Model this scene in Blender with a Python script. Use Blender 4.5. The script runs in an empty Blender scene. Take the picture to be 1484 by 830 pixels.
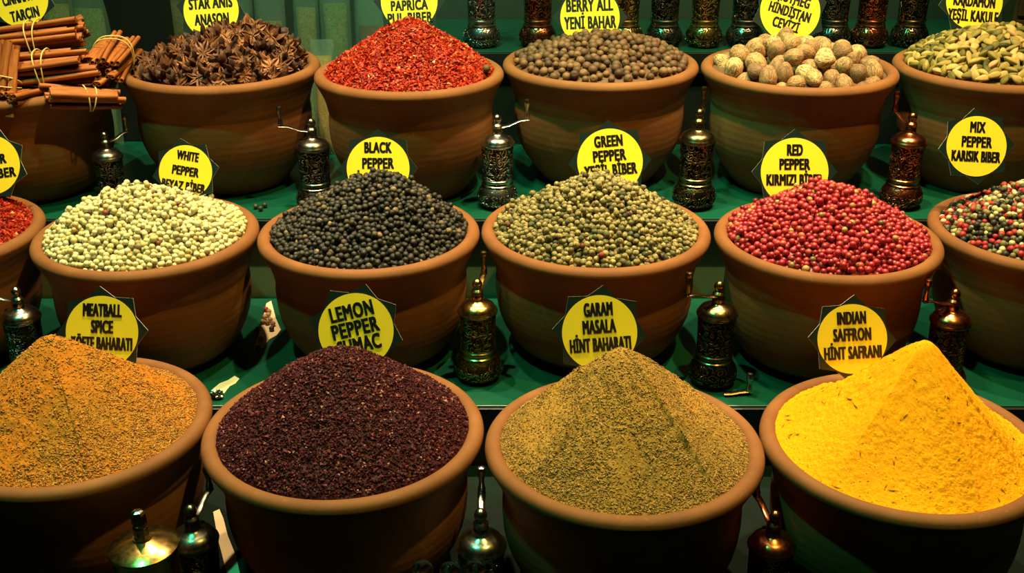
import bpy, bmesh, math, random
import numpy as np
from mathutils import Vector, Matrix, Euler

R_ = math.radians
SC = bpy.context.scene
COL = SC.collection
rng = np.random.default_rng(7)
random.seed(7)

# ------------------------------------------------------------------ camera
CZ = 1.85                       # eye height above the ground; lowest shelf is at 0.75
FPX, PITCH = 1650.0, R_(24.4)
cam_d = bpy.data.cameras.new('camera'); cam = bpy.data.objects.new('camera', cam_d); COL.objects.link(cam)
cam_d.sensor_width = 36.0; cam_d.lens = FPX / 1484 * 36.0
cam_d.clip_start = 0.05; cam_d.clip_end = 50
cam.location = (0, 0, CZ); cam.rotation_euler = (math.pi / 2 - PITCH, 0, 0)
SC.camera = cam

# ------------------------------------------------------------------ world, lamps, exposure
SC.view_settings.view_transform = 'Standard'; SC.view_settings.look = 'None'
SC.view_settings.gamma = 1.0; SC.view_settings.exposure = 0.0; SC.view_settings.use_curve_mapping = False
SC.cycles.diffuse_bounces = 1
w = bpy.data.worlds.new('world'); SC.world = w; w.use_nodes = True
w.node_tree.nodes['Background'].inputs[0].default_value = (0.10, 0.16, 0.12, 1)
w.node_tree.nodes['Background'].inputs[1].default_value = 0.008

def lamp(name, kind, loc, target, power, color, size=0.1, spot=70, blend=0.5):
    d = bpy.data.lights.new(name, kind); d.energy = power; d.color = color
    if kind == 'AREA': d.size = size
    else: d.shadow_soft_size = size
    if kind == 'SPOT': d.spot_size = R_(spot); d.spot_blend = blend
    o = bpy.data.objects.new(name, d); COL.objects.link(o)
    o.location = (loc[0], loc[1], loc[2] + CZ)
    dv = Vector(target) - Vector(loc)
    o.rotation_euler = dv.to_track_quat('-Z', 'Y').to_euler()
    return o
WARM = (1.0, 0.70, 0.36)
for lx, le in ((-0.90, 112), (-0.44, 122), (0.00, 104), (0.42, 135), (0.86, 128)):
    lamp('lamp_key', 'SPOT', (lx, 2.00, 0.92), (lx, 1.86, -0.8), le, WARM, 0.025, 60, 0.7)
lamp('lamp_warm_front', 'SPOT', (1.00, 1.02, 2.60), (0.0, 1.70, -0.8), 250, (1.0, 0.70, 0.12), 0.04, 54, 0.3)
lamp('lamp_green', 'SPOT', (-1.00, 1.02, 2.60), (0.0, 1.70, -0.8), 215, (0.06, 1.0, 0.50), 0.05, 54, 0.3)
lamp('fill_green_back', 'SPOT', (-0.15, 1.95, 0.75), (0.30, 2.72, -0.50), 46, (0.10, 1.0, 0.50), 0.04, 66, 0.8)  # added green fill so the top step grinders catch highlights
lamp('fill_pale_back', 'SPOT', (-0.30, 1.95, 0.75), (-0.48, 2.66, -0.45), 34, (0.75, 1.0, 0.70), 0.03, 44, 0.8)  # added fill spot, there only to light the herb packets
lamp('fill_warm_back', 'SPOT', (0.95, 2.00, 0.75), (0.55, 2.72, -0.50), 40, WARM, 0.03, 60, 0.8)  # added warm fill for the top step grinders, beyond the key cones

# ------------------------------------------------------------------ placing helpers
CP, SP = math.cos(PITCH), math.sin(PITCH)
def ray(x, y):
    u = (x - 742) / FPX; v = (415 - y) / FPX
    return np.array([u, CP + v * SP, -SP + v * CP])
def atY(x, y, Y):
    d = ray(x, y); t = Y / d[1]; return Vector((d[0] * t, Y, d[2] * t + CZ))
def atZ(x, y, Z):
    d = ray(x, y); t = Z / d[2]; return Vector((d[0] * t, d[1] * t, Z + CZ))

# ------------------------------------------------------------------ mesh helpers
def new_obj(name, me, mat=None, parent=None):
    o = bpy.data.objects.new(name, me); COL.objects.link(o)
    if mat is not None:
        for m in (mat if isinstance(mat, (list, tuple)) else [mat]): me.materials.append(m)
    if parent is not None: o.parent = parent
    return o
def tris(name, V, F, smooth=True, matidx=None):
    """numpy triangles -> mesh"""
    V = np.asarray(V, np.float32); F = np.asarray(F, np.int32)
    k = F.shape[1]
    me = bpy.data.meshes.new(name)
    me.vertices.add(len(V)); me.vertices.foreach_set('co', V.ravel())
    me.loops.add(F.size); me.loops.foreach_set('vertex_index', F.ravel())
    me.polygons.add(len(F)); me.polygons.foreach_set('loop_start', np.arange(0, F.size, k, dtype=np.int32))
    me.polygons.foreach_set('loop_total', np.full(len(F), k, np.int32))
    me.polygons.foreach_set('use_smooth', np.full(len(F), bool(smooth)))
    if matidx is not None: me.polygons.foreach_set('material_index', np.asarray(matidx, np.int32))
    me.update(calc_edges=True); me.validate()
    return me
class MB:
    def __init__(s): s.v = []; s.f = []; s.m = []
    def add(s, V, F, m=0):
        n = len(s.v); s.v += [tuple(p) for p in V]; s.f += [tuple(i + n for i in f) for f in F]; s.m += [m] * len(F); return s
    def box(s, c, size, rot=None, m=0):
        h = [x / 2 for x in size]; P = [Vector((sx * h[0], sy * h[1], sz * h[2])) for sx in (-1, 1) for sy in (-1, 1) for sz in (-1, 1)]
        if rot is not None: P = [rot @ p for p in P]
        P = [p + Vector(c) for p in P]
        return s.add(P, [(0, 1, 3, 2), (4, 6, 7, 5), (0, 4, 5, 1), (2, 3, 7, 6), (0, 2, 6, 4), (1, 5, 7, 3)], m)
    def lathe(s, prof, n=48, M=None, m=0, caps=True):
        V = []; F = []
        for r, z in prof:
            for k in range(n):
                a = 2 * math.pi * k / n; V.append(Vector((r * math.cos(a), r * math.sin(a), z)))
        L = len(prof)
        for i in range(L - 1):
            for k in range(n):
                k2 = (k + 1) % n; F.append((i * n + k, i * n + k2, (i + 1) * n + k2, (i + 1) * n + k))
        if caps:
            F.append(tuple(range(n - 1, -1, -1))); F.append(tuple((L - 1) * n + k for k in range(n)))
        if M is not None: V = [M @ v for v in V]
        return s.add(V, F, m)
    def tube(s, pts, rad, n=8, m=0, flat=None):
        pts = [Vector(p) for p in pts]; V = []; F = []; L = len(pts)
        rads = rad if isinstance(rad, (list, tuple)) else [rad] * L
        up = None
        for i, p in enumerate(pts):
            t = (pts[min(i + 1, L - 1)] - pts[max(i - 1, 0)]).normalized()
            if up is None: up = Vector((0, 0, 1)) if abs(t.z) < .9 else Vector((1, 0, 0))
            x = t.cross(up).normalized(); up = x.cross(t).normalized()
            for k in range(n):
                a = 2 * math.pi * k / n
                V.append(p + x * math.cos(a) * rads[i] * (flat[0] if flat else 1) + up * math.sin(a) * rads[i] * (flat[1] if flat else 1))
        for i in range(L - 1):
            for k in range(n):
                k2 = (k + 1) % n; F.append((i * n + k, i * n + k2, (i + 1) * n + k2, (i + 1) * n + k))
        F.append(tuple(range(n - 1, -1, -1))); F.append(tuple((L - 1) * n + k for k in range(n)))
        return s.add(V, F, m)
    def mesh(s, name, smooth=True, angle=None):
        me = bpy.data.meshes.new(name); me.from_pydata(s.v, [], s.f); me.update()
        bm = bmesh.new(); bm.from_mesh(me); bmesh.ops.recalc_face_normals(bm, faces=bm.faces)
        for f in bm.faces: f.smooth = smooth
        if smooth and angle:
            for e in bm.edges:
                if len(e.link_faces) == 2 and e.calc_face_angle(0) > R_(angle): e.smooth = False
        bm.to_mesh(me); bm.free()
        if any(s.m): me.polygons.foreach_set('material_index', s.m)
        return me
    def build(s, name, mat, parent=None, smooth=True, angle=40):
        return new_obj(name, s.mesh(name, smooth, angle), mat, parent)
def bevel(o, w=0.002, seg=2):
    md = o.modifiers.new('bevel', 'BEVEL'); md.width = w; md.segments = seg; md.limit_method = 'ANGLE'; return o
def tag(o, label=None, cat=None, group=None, kind=None):
    if label: o['label'] = label
    if cat: o['category'] = cat
    if group: o['group'] = group
    if kind: o['kind'] = kind
    return o
def empty(name, loc, rot=(0, 0, 0)):
    o = bpy.data.objects.new(name, None); COL.objects.link(o); o.location = loc; o.rotation_euler = rot
    o.empty_display_size = 0.02; return o
def copy_tree(o, parent=None):
    c = o.copy(); COL.objects.link(c)
    if parent is not None: c.parent = parent
    for ch in list(o.children): copy_tree(ch, c)
    return c

# ------------------------------------------------------------------ materials
def S(c):   # sRGB 0-255 -> linear
    return tuple(((x / 255) / 12.92 if x / 255 <= 0.04045 else ((x / 255 + 0.055) / 1.055) ** 2.4) for x in c) + (1,)
class NT:
    def __init__(s, name):
        s.m = bpy.data.materials.new(name); s.m.use_nodes = True; s.t = s.m.node_tree; s.b = s.t.nodes['Principled BSDF']
    def n(s, kind, **kw):
        x = s.t.nodes.new(kind)
        for k, v in kw.items():
            if k.startswith('i_'):
                x.inputs[k[2:].replace('_', ' ')].default_value = v
            else: setattr(x, k, v)
        return x
    def l(s, a, b): s.t.links.new(a, b)
    def ramp(s, fac, stops, interp='LINEAR'):
        r = s.n('ShaderNodeValToRGB'); e = r.color_ramp.elements; r.color_ramp.interpolation = interp
        while len(e) > 1: e.remove(e[-1])
        e[0].position = stops[0][0]; e[0].color = stops[0][1]
        for p, c in stops[1:]:
            q = e.new(p); q.color = c
        s.l(fac, r.inputs[0]); return r.outputs[0]
    def obj(s): return s.n('ShaderNodeTexCoord').outputs['Object']
    def noise(s, scale, detail=4, rough=.55, vec=None, dist=0):
        x = s.n('ShaderNodeTexNoise'); x.inputs['Scale'].default_value = scale; x.inputs['Detail'].default_value = detail
        x.inputs['Roughness'].default_value = rough; x.inputs['Distortion'].default_value = dist
        s.l(vec if vec is not None else s.obj(), x.inputs['Vector']); return x.outputs[0]
    def mix(s, fac, a, b, mode='MIX'):
        x = s.n('ShaderNodeMix', data_type='RGBA', blend_type=mode)
        for v, sock in ((fac, x.inputs[0]), (a, x.inputs[6]), (b, x.inputs[7])):
            if hasattr(v, 'is_linked'): s.l(v, sock)
            else: sock.default_value = v
        return x.outputs[2]
    def math(s, op, a, b=0.0):
        x = s.n('ShaderNodeMath', operation=op)
        for v, sock in ((a, x.inputs[0]), (b, x.inputs[1])):
            if hasattr(v, 'is_linked'): s.l(v, sock)
            else: sock.default_value = v
        return x.outputs[0]
    def bump(s, h, strength=.4, dist=.002):
        x = s.n('ShaderNodeBump'); x.inputs['Strength'].default_value = strength; x.inputs['Distance'].default_value = dist
        s.l(h, x.inputs['Height']); s.l(x.outputs[0], s.b.inputs['Normal'])
    def col(s, c):
        if hasattr(c, 'is_linked'): s.l(c, s.b.inputs['Base Color'])
        else: s.b.inputs['Base Color'].default_value = c
    def set(s, rough=.6, metal=0, spec=None):
        s.b.inputs['Roughness'].default_value = rough; s.b.inputs['Metallic'].default_value = metal
        if spec is not None: s.b.inputs['Specular IOR Level'].default_value = spec
        return s.m
def plain(name, c, rough=.6, metal=0, spec=None, nz=0.12, scale=30):
    t = NT(name); n = t.noise(scale)
    d = tuple(x * (1 - nz) for x in c[:3]) + (1,); h = tuple(min(1, x * (1 + nz)) for x in c[:3]) + (1,)
    t.col(t.ramp(n, [(.3, d), (.7, h)])); return t.set(rough, metal, spec)

def terracotta():
    t = NT('terracotta')
    n = t.noise(9, 6, .6); c = t.ramp(n, [(.25, S((110, 67, 35))), (.55, S((129, 82, 43))), (.8, S((146, 98, 54)))])
    dust = t.noise(34, 8, .7, dist=1.5); df = t.ramp(dust, [(.60, (0, 0, 0, 1)), (.78, (1, 1, 1, 1))])
    f = t.math('MULTIPLY', df, .22)
    t.col(t.mix(f, c, S((205, 170, 135))))
    wv = t.n('ShaderNodeTexWave', wave_type='BANDS', bands_direction='Z'); wv.inputs['Scale'].default_value = 22; wv.inputs['Distortion'].default_value = 1.2
    wv.inputs['Detail'].default_value = 2; t.l(t.obj(), wv.inputs['Vector'])
    fine = t.noise(160, 4, .6)
    t.bump(t.math('ADD', t.math('MULTIPLY', wv.outputs['Fac'], .35), t.math('MULTIPLY', fine, .5)), .25, .002)
    return t.set(.72, 0, .3)
def grain(name, stops, rough=.6, bump=.4, bscale=300, spec=.4, rnd='island', mott=0):
    t = NT(name)
    if rnd == 'island': r = t.n('ShaderNodeNewGeometry').outputs['Random Per Island']
    else: r = t.n('ShaderNodeObjectInfo').outputs['Random']
    c = t.ramp(r, stops)
    n = t.noise(bscale, 4, .65)
    c = t.mix(t.math('MULTIPLY', n, .45), c, (0, 0, 0, 1))
    if mott: c = t.mix(t.ramp(t.noise(bscale * .8, 3, .5, dist=1.2), [(.44, (mott, mott, mott, 1)), (.54, (0, 0, 0, 1))]), c, (.012, .012, .008, 1))
    t.col(c); 
    if bump: t.bump(n, bump, .0012)
    return t.set(rough, 0, spec)
def metal(name, c, dark, rough=.25, engraved=False):
    t = NT(name); t.set(rough, 1)
    if engraved:
        v = t.n('ShaderNodeTexVoronoi', feature='F1'); v.inputs['Scale'].default_value = 70
        vec = t.obj(); nz = t.n('ShaderNodeTexNoise'); nz.inputs['Scale'].default_value = 45; t.l(vec, nz.inputs['Vector'])
        ad = t.n('ShaderNodeMixRGB', blend_type='LINEAR_LIGHT'); ad.inputs[0].default_value = .012
        t.l(vec, ad.inputs[1]); t.l(nz.outputs['Color'], ad.inputs[2]); t.l(ad.outputs[0], v.inputs['Vector'])
        s = t.math('SINE', t.math('MULTIPLY', v.outputs['Distance'], 21.0))
        h = t.ramp(s, [(.25, (0, 0, 0, 1)), (.6, (1, 1, 1, 1))])
        t.col(t.mix(h, dark, c)); t.bump(h, .9, .0016)
        rr = t.math('ADD', t.math('MULTIPLY', h, -.25), rough + .22); t.l(rr, t.b.inputs['Roughness'])
    else:
        n = t.noise(60, 3); t.col(t.ramp(n, [(.25, tuple(.6 * a + .4 * b for a, b in zip(c, dark))), (.6, c)]))
        t.l(t.math('ADD', t.math('MULTIPLY', t.noise(120, 4), .18), rough - .08), t.b.inputs['Roughness'])
    return t.m
TERRA = terracotta()
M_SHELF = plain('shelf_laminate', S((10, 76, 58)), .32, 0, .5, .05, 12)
M_SHELF_SHADED = plain('shaded_shelf_laminate', S((7, 26, 21)), .6, 0, .12, .05, 12)  # lowest step: shade between the pots is put into this darker laminate colour
M_SHELF_TOP = plain('top_shelf_laminate', S((13, 62, 50)), .35, 0, .5, .05, 12)
M_RISER = plain('riser_board', S((128, 124, 98)), .55, nz=.1, scale=8)
M_EDGE = plain('shelf_edge_black', S((22, 26, 24)), .4)
M_BACK = plain('back_wall_paint', S((44, 54, 45)), .7, nz=.15, scale=3)
M_BLACK = plain('black_post_paint', S((9, 9, 9)), .6)
M_FLOOR = plain('floor_stone', S((60, 55, 50)), .8)
M_CARD = plain('dark_card', S((16, 34, 30)), .35, 0, .5, .08)
M_CARDEDGE = plain('white_card_edge', S((225, 228, 215)), .6)
M_DISC = plain('yellow_print', S((240, 214, 50)), .38, 0, .4, .02)
M_INK = plain('black_ink', S((12, 12, 12)), .4)

# ------------------------------------------------------------------ the stepped display, wall and floor
SH = {1: -1.10 + CZ, 2: -0.976 + CZ, 3: -0.802 + CZ, 4: -0.580 + CZ}
EDGE = {1: 0.86, 2: 1.665, 3: 2.092, 4: 2.567}
XW = 1.75
def board(name, x0, x1, y0, y1, z0, z1, mat, parent=None):
    o = MB().box(((x0 + x1) / 2, (y0 + y1) / 2, (z0 + z1) / 2), (x1 - x0, y1 - y0, z1 - z0)).build(name, mat, parent, smooth=False); return bevel(o, .0015)
tag(board('floor', -3, 3, -1.5, 3.4, -0.06, 0, M_FLOOR), kind='structure')
tag(board('wall_back', -3, 3, 2.96, 3.06, 0, 3.0, M_BACK), kind='structure')
YE = {1: EDGE[2], 2: EDGE[3], 3: EDGE[4] + .0, 4: 2.93}
SHL = {1: 'lowest step of the green lit display holding the powder spice pots', 2: 'second step of the display holding the peppercorn pots',
       3: 'third step of the display holding the star anise and nutmeg pots'}
for k in (1, 2, 3):
    yb = 2.93 if k == 3 else YE[k] + .012
    e = empty('display_shelf', (0, EDGE[k], 0)); tag(e, SHL[k], 'shelf', 'display steps')
    def rel(o): o.parent = e; o.location = (0, -EDGE[k], 0); return o
    rel(board('shelf_board', -XW, XW, EDGE[k], yb, SH[k] - .018, SH[k], M_SHELF_SHADED if k == 1 else M_SHELF))
    rel(board('shelf_edging', -XW, XW, EDGE[k] - .006, EDGE[k] + .012, SH[k] - .05, SH[k] - .003, M_EDGE))
    rel(board('riser', -XW, XW, EDGE[k] + .013, EDGE[k] + .03, 0.002, SH[k] - .0185, M_RISER))
e = empty('display_shelf', (0.75, EDGE[4], 0)); tag(e, 'top dark green step at the back with a row of spice grinders', 'shelf', 'display steps')
for o in (board('shelf_board', -.24, XW, EDGE[4], 2.93, SH[4] - .018, SH[4], M_SHELF_TOP), board('shelf_edging', -.24, XW, EDGE[4] - .006, EDGE[4] + .01, SH[4] - .05, SH[4] - .003, M_EDGE),
          board('riser', -.24, XW, EDGE[4] + .011, EDGE[4] + .028, SH[3] + .001, SH[4] - .0185, M_EDGE)):
    o.parent = e; o.location = (-0.75, -EDGE[4], 0)
p0 = atY(156, 60, 2.60); p1 = atY(243, 60, 2.60)
tag(board('trim_1', p0.x, p1.x, 2.60, 2.66, SH[3] + .001, 2.6, M_BLACK), kind='structure')

# ------------------------------------------------------------------ pots
POTS = {  # x, y, rim height above camera datum, rim radius, step
 'cinn': (-1.010, 2.285, -.568, .200, 3), 'star': (-.6035, 2.338, -.552, .204, 3), 'papr': (-.2084, 2.285, -.552, .192, 3), 'alls': (.1848, 2.365, -.552, .2045, 3),
 'nutm': (.5907, 2.322, -.552, .1995, 3), 'card': (.9940, 2.337, -.552, .1975, 3),
 'chili': (-1.0420, 1.890, -.742, .197, 2), 'white': (-.6475, 1.877, -.742, .1955, 2), 'black': (-.2540, 1.886, -.742, .1965, 2), 'green': (.1496, 1.900, -.742, .2045, 2),
 'red': (.5547, 1.862, -.742, .1965, 2), 'mix': (.9510, 1.895, -.742, .198, 2),
 'meat': (-.6420, 1.440, -.862, .197, 1), 'lemon': (-.2432, 1.417, -.862, .2025, 1), 'garam': (.1584, 1.378, -.862, .197, 1), 'saff': (.5557, 1.384, -.862, .2, 1)}
POTLAB = {'cinn': 'terracotta pot heaped with tied cinnamon stick bundles', 'star': 'terracotta pot heaped with star anise', 'papr': 'terracotta pot holding bright red paprika flakes in the back row',
 'alls': 'terracotta pot filled with brown allspice berries', 'nutm': 'terracotta pot filled with whole nutmegs', 'card': 'terracotta pot filled with green cardamom pods',
 'chili': 'terracotta pot with red chili flakes cut off by the left frame edge', 'white': 'terracotta pot heaped with creamy white peppercorns', 'black': 'terracotta pot heaped with black peppercorns',
 'green': 'terracotta pot heaped with dull green peppercorns', 'red': 'terracotta pot heaped with crimson pink peppercorns', 'mix': 'terracotta pot with mixed red, black and white peppercorns',
 'meat': 'terracotta pot holding orange brown meatball spice powder', 'lemon': 'terracotta pot holding dark purple sumac', 'garam': 'terracotta pot holding olive brown garam masala', 'saff': 'terracotta pot holding bright yellow saffron powder'}
def pot_profile(R, H):
    P = []
    lc, lr = R - .0125, .0125
    # inside wall from the bottom up
    P += [(0.001, -H + .018), (.50 * R, -H + .018), (.74 * R, -.17), (.82 * R, -.10), (.86 * R, -.05), (.885 * R, -.026)]
    for a in np.linspace(200, -20, 12): P.append((lc + lr * math.cos(R_(a)), -.0125 + lr * math.sin(R_(a)) * .95))
    P += [(.972 * R, -.026), (.945 * R, -.036), (.915 * R, -.048), (.895 * R, -.060), (.882 * R, -.071), (.874 * R, -.079), (.868 * R, -.0815), (.866 * R, -.084), (.872 * R, -.090),
          (.876 * R, -.102), (.876 * R, -.118), (.868 * R, -.138), (.848 * R, -.158), (.812 * R, -.178), (.762 * R, -.197), (.70 * R, -.215)]
    zz = [-.215 - (H - .215) * f for f in (.35, .7, .92, 1)]
    P += [(.655 * R, zz[0]), (.615 * R, zz[1]), (.585 * R, zz[2]), (.57 * R, zz[3]), (.001, zz[3])]
    return P
for k, (x, y, z, R, st) in POTS.items():
    H = z + CZ - SH[st]
    o = MB().lathe(pot_profile(R, H), 96, Matrix.Translation((0, 0, H)), caps=True).build('spice_pot', TERRA, None, True, 50)
    o.location = (x, y, SH[st]); o.rotation_euler.z = rng.uniform(0, 6.28)
    tag(o, POTLAB[k], 'pot', 'terracotta spice pots')

# ------------------------------------------------------------------ heaps
def vnoise(seed, n=64):
    g = np.random.default_rng(seed).random((n, n))
    def f(x, y):
        x = np.asarray(x) % n; y = np.asarray(y) % n
        i = np.floor(x).astype(int); j = np.floor(y).astype(int); u = x - i; v = y - j
        u = u * u * (3 - 2 * u); v = v * v * (3 - 2 * v); i2 = (i + 1) % n; j2 = (j + 1) % n; i %= n; j %= n
        return (g[i, j] * (1 - u) + g[i2, j] * u) * (1 - v) + (g[i, j2] * (1 - u) + g[i2, j2] * u) * v - .5
    return f
def fbm(seed, x, y, sc, oct=4, gain=.5):
    s = 0; a = 1
    for k in range(oct):
        s = s + a * vnoise(seed + k)(x * sc * 2 ** k + 13.7 * k, y * sc * 2 ** k + 5.1 * k); a *= gain
    return s
class Heap:
    def __init__(s, key, H, peak=(0, 0), expo=1.1, tip=.08, facets=None, wf=.8, lump=.004, lscale=14, seed=1, fill=-.006, rin=.895, skirt=0.0):
        s.x, s.y, z, s.R, st = POTS[key]; s.z = z + CZ + fill; s.Rin = s.R * rin; s.H = H; s.peak = peak; s.e = expo; s.tip = tip
        s.facets = facets; s.wf = wf; s.lump = lump; s.ls = lscale; s.seed = seed; s.skirt = skirt
    def h(s, x, y):
        px, py = s.peak; dx = x - px; dy = y - py; d = np.hypot(dx, dy) + 1e-9; ux = dx / d; uy = dy / d
        b = px * ux + py * uy; S_ = -b + np.sqrt(np.maximum(b * b + s.Rin ** 2 - px * px - py * py, 1e-9))
        t = np.clip(d / S_, 0, 1.2)
        if s.facets is not None:
            a = np.degrees(np.arctan2(dy, dx)) % 360; ed = sorted(s.facets); te = t.copy()
            for i, a0 in enumerate(ed):
                a1 = ed[(i + 1) % len(ed)]; wd = (a1 - a0) % 360; rel = (a - a0) % 360; inside = rel < wd
                half = math.radians(wd / 2); c = np.cos(np.radians(rel - wd / 2)) ; k = (1 + math.cos(half)) / 2
                te = np.where(inside, t * (1 - s.wf * (1 - np.clip(t, 0, 1) ** 3) * (1 - c / k)), te)
            t = te
        tt = np.sqrt(t * t + s.tip ** 2) - s.tip; tm = math.sqrt(1 + s.tip ** 2) - s.tip
        p = np.clip(1 - tt / tm, 0, 1)
        h = s.H * ((1 - s.skirt) * p ** s.e + s.skirt * p ** .5)
        h = h + s.lump * fbm(s.seed, x + 1, y + 1, s.ls, 3) * np.clip((1 - t) * 5, 0, 1)
        return h
    def grid(s, nr, na, fine=None, drop=0.0):
        rr = s.Rin * np.concatenate([[0.0], np.sqrt(np.linspace(.0005, 1, nr))]); aa = np.linspace(0, 2 * np.pi, na, endpoint=False)
        X = np.outer(rr, np.cos(aa)); Y = np.outer(rr, np.sin(aa)); Z = s.h(X, Y)
        if fine is not None: Z = Z + fine(X, Y)
        Z = Z - drop
        V = np.stack([X, Y, Z], 2).reshape(-1, 3)
        # close it below so the mound is a solid body
        i = np.arange(nr)[:, None]; k = np.arange(na)[None, :]; k2 = (k + 1) % na
        A = (i * na + k).ravel(); B = (i * na + k2).ravel(); C = ((i + 1) * na + k2).ravel(); D = ((i + 1) * na + k).ravel()
        F = np.concatenate([np.stack([A, D, C], 1), np.stack([A, C, B], 1)])
        nb = len(V); Vb = V[-na:].copy() * np.array([.965, .965, 0]); Vb[:, 2] = -.045; V = np.concatenate([V, Vb, [[0, 0, -.045]]])
        o = nr * na; kk = np.arange(na); k2 = (kk + 1) % na
        F = np.concatenate([F, np.stack([o + kk, nb + kk, nb + k2], 1), np.stack([o + kk, nb + k2, o + k2], 1), np.stack([nb + kk, np.full(na, nb + na), nb + k2], 1)])
        return V, F
    def normal(s, x, y, e=.002):
        gx = (s.h(x + e, y) - s.h(x - e, y)) / (2 * e); gy = (s.h(x, y + e) - s.h(x, y - e)) / (2 * e)
        n = np.stack([-gx, -gy, np.ones_like(gx)], -1); return n / np.linalg.norm(n, axis=-1, keepdims=True)
    def poisson(s, dmin, tries, rmax=None, seed=3):
        g = np.random.default_rng(seed); R = rmax or s.Rin - dmin * .45
        r = R * np.sqrt(g.random(tries)); a = g.random(tries) * 2 * np.pi; X = r * np.cos(a); Y = r * np.sin(a); Z = s.h(X, Y)
        cell = {}; out = []; q = dmin
        for x, y, z in zip(X, Y, Z):
            c = (int(x // q), int(y // q), int(z // q)); ok = True
            for i in (-1, 0, 1):
                for j in (-1, 0, 1):
                    for k in (-1, 0, 1):
                        for (p0, p1, p2) in cell.get((c[0] + i, c[1] + j, c[2] + k), ()):
                            if (p0 - x) ** 2 + (p1 - y) ** 2 + (p2 - z) ** 2 < q * q: ok = False; break
                        if not ok: break
                    if not ok: break
                if not ok: break
            if ok: cell.setdefault(c, []).append((x, y, z)); out.append((x, y, z))
        return np.array(out)
def rotmats(n, g):
    q = g.normal(size=(n, 4)); q /= np.linalg.norm(q, axis=1, keepdims=True); a, b, c, d = q.T
    return np.stack([1 - 2 * (c * c + d * d), 2 * (b * c - a * d), 2 * (b * d + a * c), 2 * (b * c + a * d), 1 - 2 * (b * b + d * d), 2 * (c * d - a * b), 2 * (b * d - a * c), 2 * (c * d + a * b), 1 - 2 * (b * b + c * c)], 1).reshape(n, 3, 3)
def tile(T, F, P, M, scale):
    """copies of template T,F at P with rotation M and scale (n,) or (n,3)"""
    sc = scale if scale.ndim == 2 else np.repeat(scale[:, None], 3, 1)
    V = np.einsum('nij,nvj->nvi', M, T[None] * sc[:, None, :]) + P[:, None, :]
    n = len(P); FF = (F[None] + (np.arange(n) * len(T))[:, None, None]).reshape(-1, F.shape[1])
    return V.reshape(-1, 3), FF
def ico(sub):
    bm = bmesh.new(); bmesh.ops.create_icosphere(bm, subdivisions=sub, radius=1)
    bm.verts.ensure_lookup_table(); V = np.array([v.co[:] for v in bm.verts]); F = np.array([[v.index for v in f.verts] for f in bm.faces]); bm.free(); return V, F
ICO1, ICO2, ICO3 = ico(1), ico(2), ico(3)
OCT = (np.array([[1, 0, 0], [-1, 0, 0], [0, 1, 0], [0, -1, 0], [0, 0, 1], [0, 0, -1.]]), np.array([[0, 2, 4], [2, 1, 4], [1, 3, 4], [3, 0, 4], [2, 0, 5], [1, 2, 5], [3, 1, 5], [0, 3, 5]]))
def join(parts):
    V = []; F = []; n = 0
    for v, f in parts: V.append(v); F.append(f + n); n += len(v)
    return np.concatenate(V), np.concatenate(F)
def heap_obj(name, hp, V, F, mats, label, cat, smooth=True, matidx=None, group=None):
    o = new_obj(name, tris(name, V, F, smooth, matidx), mats); o.location = (hp.x, hp.y, hp.z); tag(o, label, cat, group, 'stuff'); return o

def corn_heap(hp, r, mat, name, label, seed, wrinkle=.06):
    g = np.random.default_rng(seed)
    B = hp.grid(40, 120, drop=r * 2.1)
    P = hp.poisson(r * 1.70, 26000, seed=seed); n = len(P)
    P2 = hp.poisson(r * 1.75, 16000, seed=seed + 100); P2[:, 2] -= r * (1.0 + .4 * g.random(len(P2)))
    P = P.copy(); P[:, 2] += g.uniform(-.55, .25, n) * r
    # a few ride on top of the rest
    m = max(20, n // 9); idx = g.choice(n, m, replace=False); E = P[idx] + hp.normal(P[idx, 0], P[idx, 1]) * r * 1.25 + np.c_[g.uniform(-1, 1, (m, 2)) * r * .8, np.zeros(m)]
    E = E[np.hypot(E[:, 0], E[:, 1]) < hp.Rin - r]
    P = np.concatenate([P, E, P2]); n = len(P)
    T = ICO2[0].copy()
    T *= (1 + wrinkle * np.random.default_rng(seed + 5).uniform(-1, 1, (len(T), 1)))
    sc = r * g.uniform(.84, 1.14, (n, 1)) * g.uniform(.93, 1.07, (n, 3))
    G = tile(T, ICO2[1], P, rotmats(n, g), sc)
    V, F = join([B, G]); print('corns', name, n)
    return heap_obj(name, hp, V, F, mat, label, 'peppercorns')

MAT_WHITE = grain('white_peppercorn', [(0, S((214, 200, 138))), (.35, S((232, 222, 168))), (.8, S((240, 232, 188))), (.93, S((208, 184, 110))), (.965, S((150, 140, 95))), (.985, S((70, 72, 50))), (1, S((150, 70, 45)))], .5, .25, 260)
MAT_BLACK = grain('black_peppercorn', [(0, S((20, 20, 18))), (.4, S((34, 33, 30))), (.8, S((50, 48, 42))), (.93, S((72, 64, 50))), (.975, S((104, 92, 66))), (1, S((170, 140, 92)))], .5, 1.0, 420, .55, mott=.55)
MAT_GREEN = grain('green_peppercorn', [(0, S((140, 130, 78))), (.35, S((178, 164, 104))), (.7, S((200, 182, 122))), (.86, S((128, 124, 72))), (.95, S((84, 88, 52))), (.985, S((60, 62, 42))), (1, S((168, 40, 28)))], .6, .9, 330, mott=.62)
MAT_RED = grain('pink_peppercorn', [(0, S((146, 24, 40))), (.4, S((190, 44, 60))), (.75, S((208, 66, 76))), (.9, S((130, 20, 36))), (.96, S((206, 96, 70))), (.985, S((190, 160, 90))), (1, S((80, 74, 40)))], .38, .35, 240, .5)
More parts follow.
